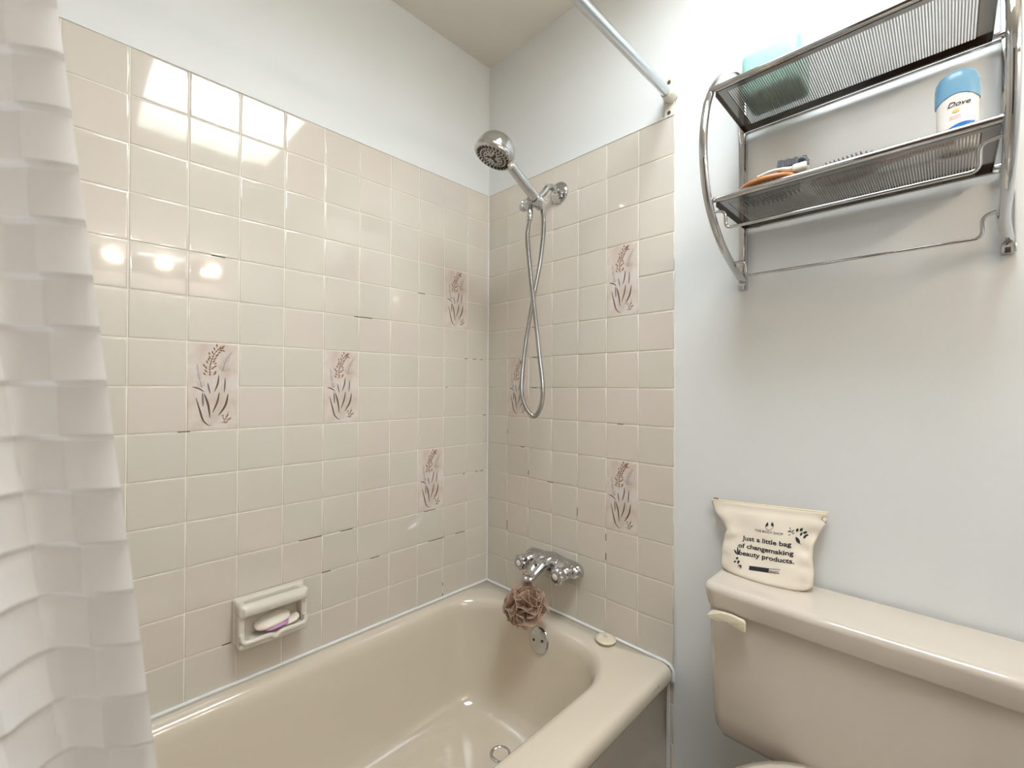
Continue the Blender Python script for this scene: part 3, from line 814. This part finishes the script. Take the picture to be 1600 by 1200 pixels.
# round emblem: two leaf shapes and a ring
def arcpoly(cx, cy, r0, r1, a0, a1, n=14):
    o_ = [(cx+r1*math.cos(math.radians(a0+(a1-a0)*k/n)), cy-r1*math.sin(math.radians(a0+(a1-a0)*k/n))) for k in range(n+1)]
    i_ = [(cx+r0(k/n)*math.cos(math.radians(a0+(a1-a0)*k/n)), cy-r0(k/n)*math.sin(math.radians(a0+(a1-a0)*k/n))) for k in range(n, -1, -1)]
    for k in range(n):
        poly_on(bm, [Z(*o_[k]), Z(*o_[k+1]), Z(*i_[n-k-1]), Z(*i_[n-k])])
arcpoly(785, 436, lambda t: 40-26*math.sin(PI*t)**.7, 43, -12, 62)
arcpoly(785, 436, lambda t: 40-26*math.sin(PI*t)**.7, 43, 118, 192)
arcpoly(785, 436, lambda t: 38, 42, 192, 348)
def leaf(x, y, a, ln, wd_):
    pts = []; n = 8; ca, sa = math.cos(math.radians(a)), -math.sin(math.radians(a))
    for k in range(n+1): pts.append((ln*k/n, wd_*math.sin(PI*k/n)**.8))
    for k in range(n-1, 0, -1): pts.append((ln*k/n, -wd_*math.sin(PI*k/n)**.8))
    for k in range(1, n): pass
    P_ = [(x+p*ca-q_*sa*-1*-1, y+p*sa+q_*ca) for p, q_ in pts]
    P_ = [(x+p*ca+q_*sa, y+p*sa-q_*ca) for p, q_ in pts]
    top = P_[:n+1]; bot = [P_[0]]+P_[n+1:][::-1]+[P_[n]]
    for k in range(n): poly_on(bm, [Z(*top[k]), Z(*top[k+1]), Z(*bot[k+1]), Z(*bot[k])])
for x, y, a, l, w_ in ((1068, 505, 75, 40, 14), (1100, 500, 55, 42, 14), (1128, 520, 10, 48, 13), (1105, 545, 60, 36, 12), (1140, 575, 55, 48, 14), (1150, 545, 5, 40, 10),
                       (1062, 550, -58, 88, 16), (1100, 620, -20, 34, 2), (1098, 560, 70, 110, 2)): leaf(x, y, a, l, w_)
for x, y, a, l, w_ in ((1035, 530, 120, 90, 2), (1015, 500, 170, 38, 5), (1008, 485, 200, 34, 4), (1020, 510, 60, 40, 5), (1025, 520, 20, 28, 4), (1000, 475, 95, 22, 4), (1010, 520, 215, 28, 4)): leaf(x, y, a, l, w_)
for x, y, a, l, w_ in ((490, 715, 100, 88, 8), (485, 710, 130, 70, 8), (492, 712, 75, 62, 7), (470, 745, 10, 30, 12), (490, 790, 40, 34, 10), (500, 800, 90, 40, 10), (510, 810, -20, 34, 10), (480, 770, 200, 30, 9), (500, 835, 70, 40, 3), (520, 838, 20, 26, 5)): leaf(x, y, a, l, w_)
bmesh.ops.triangulate(bm, faces=bm.faces[:])
bmesh.ops.subdivide_edges(bm, edges=[e_ for e_ in bm.edges if e_.calc_length() > .006], cuts=2, use_grid_fill=False)
bmesh.ops.triangulate(bm, faces=bm.faces[:])
# slide each point along the view-independent wall normal onto the cloth
for v in bm.verts:
    y, z = v.co.y, v.co.z
    p = front_x(y, z); v.co = Vector((p.x-.0007, y, z))
normals(bm)
pr = obj('lettering', bm, M['ink'], pu, smooth=False)

# ------------------------------------------------------------------ chrome wall rack
rk = thing('wall_rack', 'chrome two-shelf wall rack with bowed sides above the toilet', 'shelf rack', (0, -1.165, 1.43))
LY, RY = -.947, -1.3885          # posts
LB, RB = -.945, -1.378           # bows
for y in (LY, RY):
    bm = new(); box(bm, -.011, PX-.0005, y-.009, y+.009, 1.417, 1.955, .0025, 2)
    box(bm, -.014, PX-.0005, y-.0098, y+.0098, 1.412, 1.430, .002, 2)
    pst = obj('wall_post', bm, M['chrome'], rk)
    for z in (1.576, 1.779):
        bm = new(); lathe(bm, (-.011, y, z), (-1, 0, 0), [(.0035, 0), (.0035, .0015), (.002, .003), (0, .0033)], 14); obj('screw', bm, M['chrome'], pst)
def bow(y, yw):
    pts = [(-.004, yw, 1.432), (-.022, yw*.7+y*.3, 1.441), (-.075, y, 1.462), (-.135, y, 1.489), (-.190, y, 1.530), (-.228, y, 1.578), (-.247, y, 1.635), (-.251, y, 1.695), (-.236, y, 1.760), (-.208, y, 1.812), (-.165, y, 1.862), (-.115, y, 1.903), (-.068, y, 1.932), (-.028, y, 1.945), (-.004, yw, 1.946)]
    bm = new(); tube(bm, spline(pts, 8), .0085, 20, sy=.85); return obj('side_bow', bm, M['chrome'], rk)
bow(LB, LY); bow(RB, RY)
def shelf(zr, zs, xf):
    """zs = height of the perforated sheet"""
    y0, y1 = RB+.010, LB-.010
    bm = new()
    tube(bm, [(xf, LB, zr), (xf, RB, zr)], .0062, 20)
    tube(bm, [(-.014, LY, zr-.004), (-.014, RY, zr-.004)], .0048, 16)
    tube(bm, [(-.004, LY, zr-.010), (-.004, RY, zr-.010)], .0030, 12)
    obj('shelf_rail', bm, M['chrome'], rk)
    bm = new(); xb = -.022; xff = xf+.006; t = .0008
    box(bm, xff, xff+.012, y0, y1, zs, zs+t); box(bm, xb-.012, xb, y0, y1, zs, zs+t)
    box(bm, xff+.012, xb-.012, y0, y0+.020, zs, zs+t); box(bm, xff+.012, xb-.012, y1-.020, y1, zs, zs+t)
    # turned edges
    box(bm, xff-.001, xff, y0, y1, zs, zs+.010); box(bm, xb, xb+.001, y0, y1, zs-.009, zs+t)
    box(bm, xff, xb, y0-.001, y0, zs-.008, zs+t); box(bm, xff, xb, y1, y1+.001, zs-.008, zs+t)
    tray = obj('shelf_tray', bm, M['chrome_dark'], rk, smooth=False)
    bm = new(); ya, yb_ = y0+.020, y1-.020; xa, xc = xff+.012, xb-.012
    n = int((yb_-ya)/.0040)
    for i in range(n+1):
        y = ya+(yb_-ya)*i/n; box(bm, xa, xc, y-.00085, y+.00085, zs, zs+t)
    n = int((xc-xa)/.0038)
    for i in range(n+1):
        x = xa+(xc-xa)*i/n; box(bm, x-.00065, x+.00065, ya, yb_, zs+.0001, zs+t-.0001)
    tag(obj('mesh_sheet', bm, M['chrome_dark'], tray, smooth=False), kind='stuff')
shelf(1.574, 1.568, -.210)
shelf(1.811, 1.805, -.214)
def bent(pts, r, rad):
    P = [Vector(p) for p in pts]; out = [P[0]]
    for a, b, c in zip(P[:-2], P[1:-1], P[2:]):
        d0 = (a-b).normalized(); d1 = (c-b).normalized(); k = min(r, (a-b).length*.49, (c-b).length*.49)
        s, e_ = b+d0*k, b+d1*k
        for i in range(7):
            t = i/6; out.append(s*(1-t)**2+b*2*t*(1-t)+e_*t*t)
    out.append(P[-1]); bm = new(); tube(bm, out, rad, 14); return bm
zz = 1.551; xx = -.192
obj('towel_bar', bent([(xx-.012, LB, zz), (xx, -.969, zz+.001), (xx+.004, -.969, zz-.036), (xx+.004, -1.346, zz-.040), (xx, -1.346, zz+.001), (xx-.012, RB, zz)], .012, .0033), M['chrome'], rk)
zz = 1.470; xx = -.062
obj('towel_bar', bent([(xx-.012, LB, zz-.004), (xx, -.9695, zz), (xx+.004, -.9695, zz-.035), (xx+.004, -1.354, zz-.035), (xx, -1.354, zz+.002), (xx-.012, RB, zz+.005)], .012, .0031), M['chrome'], rk)

# ------------------------------------------------------------------ things on the rack
ZS = 1.5690
dd_ = thing('deodorant_stick', 'white oval deodorant stick with blue cap, at the right end of the lower rack shelf', 'deodorant', (-.13, -1.322, ZS))
def ovl(z, a, b, n=40): return [(-.130+b*math.cos(2*PI*k/n), -1.3225+a*math.sin(2*PI*k/n), ZS+z) for k in range(n)]
bm = new(); loft(bm, [ovl(0, .024, .013), ovl(.002, .0255, .0145), ovl(.03, .0252, .0145), ovl(.07, .0258, .0148), ovl(.098, .0265, .015), ovl(.104, .0262, .0148), ovl(.110, .0225, .012)], True)
obj('case', bm, M['whitep'], dd_, angle=60)
bm = new(); n = 40; rings = []
for z, s in ((.094, 1.05), (.098, 1.055), (.118, 1.04), (.127, .98), (.133, .84), (.136, .55), (.1365, .1)):
    r = []
    for k in range(n):
        y = .0265*math.sin(2*PI*k/n)*s; dz = (-.012*(y/.0265)**2 if z < .1 else -.006*(y/.0265)**2)+.002
        r.append((-.130+.015*math.cos(2*PI*k/n)*s, -1.3225+y, ZS+z+dz))
    rings.append(r)
loft(bm, rings, True); normals(bm); obj('cap', bm, M['cap'], dd_, angle=60)
bm = new(); DZ = lambda y: -.130-.0152*math.sqrt(max(0, 1-((y+1.3225)/.0262)**2))-.0003
text_on(bm, 'Dove', (-1.3105, ZS+.0745), (-1.3385, ZS+.0745), .0085, shear=.35, off=.012)
for v in bm.verts: v.co.x = DZ(v.co.y)
for f in bm.faces[:]: pass
mk = obj('brand_lettering', bm, M['navy'], dd_, smooth=False)
bm = new()
def quadson(b_, pts):
    vs = [b_.verts.new((DZ(y), y, ZS+z)) for y, z in pts]; b_.faces.new(vs)
quadson(bm, [(-1.3205+.0045*math.cos(a), .0665+.0024*math.sin(a)) for a in [2*PI*k/16 for k in range(16)]])
obj('emblem', bm, M['gold'], dd_, smooth=False)
bm = new(); text_on(bm, 'powder', (-1.3135, ZS+.0570), (-1.3270, ZS+.0570), .0022, off=.01); text_on(bm, 'poudre', (-1.3135, ZS+.0532), (-1.3270, ZS+.0532), .0022, off=.01)
for v in bm.verts: v.co.x = DZ(v.co.y)
obj('scent_lettering', bm, M['pink'], dd_, smooth=False)
bm = new(); n = 16
a_ = [bm.verts.new((DZ(-1.301-.042*k/n), -1.301-.042*k/n, ZS+.0455-.006*((k/n-.75)**2)*4)) for k in range(n+1)]
b_ = [bm.verts.new((DZ(-1.301-.042*k/n), -1.301-.042*k/n, ZS+.0385-.010*(1-k/n))) for k in range(n+1)]
for k in range(n): bm.faces.new((a_[k], a_[k+1], b_[k+1], b_[k]))
obj('blue_band', bm, M['blue'], dd_, smooth=False)

def paddle(name, label, cy, cx, ln, wd, m, cush, pins, z=ZS, th=.009, hl=.09, ang=0, grp=None):
    t = thing(name, label, 'hairbrush', (cx, cy, z)); R = Matrix.Rotation(ang, 3, 'Z'); O = Vector((cx, cy, z))
    def T(p): return O+R@Vector(p)
    bm = new(); n = 48; rings = []
    for zz_, s in ((0, .90), (.002, .98), (th*.5, 1), (th-.002, .98), (th, .92)):
        rings.append([T((wd*s*math.cos(2*PI*k/n), ln*s*math.sin(2*PI*k/n), zz_)) for k in range(n)])
    loft(bm, rings, True)
    P = spline([(0, ln*.9, th*.5), (0, ln+.02, th*.5), (0, ln+hl*.5, th*.5+.001), (0, ln+hl, th*.5)], 6)
    tube(bm, [T(p) for p in P], [.010-.002*math.sin(PI*i/len(P)) for i in range(len(P))], 14, sy=.5)
    normals(bm); obj('brush_body', bm, m, t, angle=50)
    bm = new(); rings = []
    for zz_, s in ((th-.001, .82), (th+.002, .78), (th+.004, .6), (th+.005, .2)):
        rings.append([T((wd*s*math.cos(2*PI*k/n), ln*s*math.sin(2*PI*k/n), zz_)) for k in range(n)])
    loft(bm, rings, True); normals(bm); obj('cushion', bm, cush, t)
    bm = new()
    for i in range(-7, 8):
        for j in range(-4, 5):
            px_, py_ = j*wd/5.2, i*ln/8.6
            if (px_/wd)**2+(py_/ln)**2 < .55:
                c = T((px_, py_, th+.003)); tube(bm, [c, c+Vector((0, 0, .017))], .0006, 5); lathe(bm, c+Vector((0, 0, .0165)), (0, 0, 1), [(.0003, 0), (.0011, .001), (.0008, .002)], 6)
    tag(obj('bristle_pins', bm, pins, t), kind='stuff')
    return t
paddle('hairbrush', 'black cushioned hairbrush with pins up, middle of the lower rack shelf', -1.172, -.143, .058, .034, M['wood'], M['black'], M['black'], z=ZS+.006, ang=PI-.10, hl=.09)
def wp(u_, v_, x): return bpx(u_, v_, x)
t = thing('wooden_brush', 'flat oval orange-brown wooden brush at the left end of the lower rack shelf', 'hairbrush', (-.15, -1.045, ZS))
bm = new(); n = 56; rings = []
for z, s in ((.024, .93), (.026, .99), (.030, 1), (.0335, .95), (.036, .8), (.038, .45), (.0385, .1)):
    rings.append([(-.152+.042*s*math.cos(2*PI*k/n), -1.043+.062*s*math.sin(2*PI*k/n), ZS+z-.10*(abs(math.sin(2*PI*k/n)*s))**3*.07) for k in range(n)])
loft(bm, rings, True); normals(bm); obj('brush_back', bm, M['wood'], t, angle=60)
bm = new()
for i in range(-6, 7):
    for j in range(-4, 5):
        if (i/6.5)**2+(j/4.6)**2 < .9: tube(bm, [(-.152+j*.0082, -1.043+i*.0088, ZS), (-.152+j*.0082, -1.043+i*.0088, ZS+.026)], .0016, 6)
tag(obj('bristles', bm, M['black'], t), kind='stuff')
t = thing('razor', 'white plastic razor lying on the wooden brush', 'razor', (-.165, -1.06, ZS+.04))
P = spline([wp(*q, -.168) for q in ((1184, 277), (1192, 273.5), (1205, 268), (1220, 265), (1233, 264.5), (1244, 263))], 6)
bm = new(); tube(bm, P, [.0030+.0026*(i/len(P))**1.5+(.0012 if i > 18 else 0) for i in range(len(P))], 14, sy=.8)
obj('razor_handle', bm, M['whitep'], t)
a = wp(1240, 265, -.168); bm = new(); box(bm, a.x-.010, a.x+.022, a.y-.024, a.y+.002, a.z-.0065, a.z+.0075, .004, 3); obj('razor_head', bm, M['cream'], t)
bm = new(); tube(bm, [wp(*q, -.170) for q in ((1193, 276), (1202, 273), (1214, 270.5))], .0032, 10); obj('grip_pad', bm, M['grey'], t)
t = thing('nail_brush', 'small dark grey bristle brush lying on top of the white razor', 'brush', (-.15, -1.08, ZS+.055))
a = wp(1217, 259.5, -.160); b = wp(1259, 251, -.160)
bm = new()
for k in range(12):
    c = a.lerp(b, k/11)
    for dx in (-.008, .002, .012):
        tube(bm, [c+Vector((dx, 0, -.006)), c+Vector((dx, -.002, .0065+.001*math.sin(k*2)))], .0023, 7)
tag(obj('bristles', bm, M['grey'], t), kind='stuff')
bm = new(); tube(bm, spline([a+Vector((.002, .002, -.0085)), a.lerp(b, .5)+Vector((.002, 0, -.0075)), b+Vector((.002, -.004, -.005))], 6), .0036, 10); obj('brush_base', bm, M['grey'], t)
bm = new(); tube(bm, spline([wp(*q, -.172) for q in ((1243, 258), (1246, 250), (1253, 246.5), (1260, 249), (1262, 257))], 5), .0030, 10); obj('brush_loop', bm, M['grey'], t)

# mint glass dish on the upper shelf
gd_ = thing('glass_box', 'pale mint frosted glass box on the upper rack shelf', 'box', (-.11, -1.03, 1.806))
bm = new()
def gr(d, z): return rrect(-.150+d, -.05-d, -1.098+d, -.986-d, (.014,)*4, z, 6)
loft(bm, [gr(.006, 1.8065), gr(.001, 1.809), gr(0, 1.814), gr(0, 1.889), gr(.001, 1.895), gr(.0035, 1.8965), gr(.006, 1.895), gr(.007, 1.889), gr(.007, 1.816), gr(.010, 1.812)], True); normals(bm)
obj('glass_body', bm, M['mint'], gd_, angle=60)

# ------------------------------------------------------------------ three-globe light on the wall behind the camera
vl = thing('vanity_light', 'wall light with three warm round globes, seen mirrored in the glossy tiles', 'lamp', (-.77, YB, 1.9))
bm = new(); box(bm, -1.09, -.44, YB, YB+.03, 1.85, 1.96, .004, 2); obj('back_plate', bm, M['chrome'], vl)
for x in (-1.005, -.77, -.525):
    bm = new(); lathe(bm, (x, YB+.03, 1.905), (0, 1, 0), [(.03, 0), (.03, .015), (.02, .025)], 24); s_ = obj('socket', bm, M['chrome'], vl)
    bm = new(); bmesh.ops.create_uvsphere(bm, u_segments=24, v_segments=14, radius=.033, matrix=Matrix.Translation((x, YB+.09, 1.905))); obj('globe', bm, M['bulb'], vl)
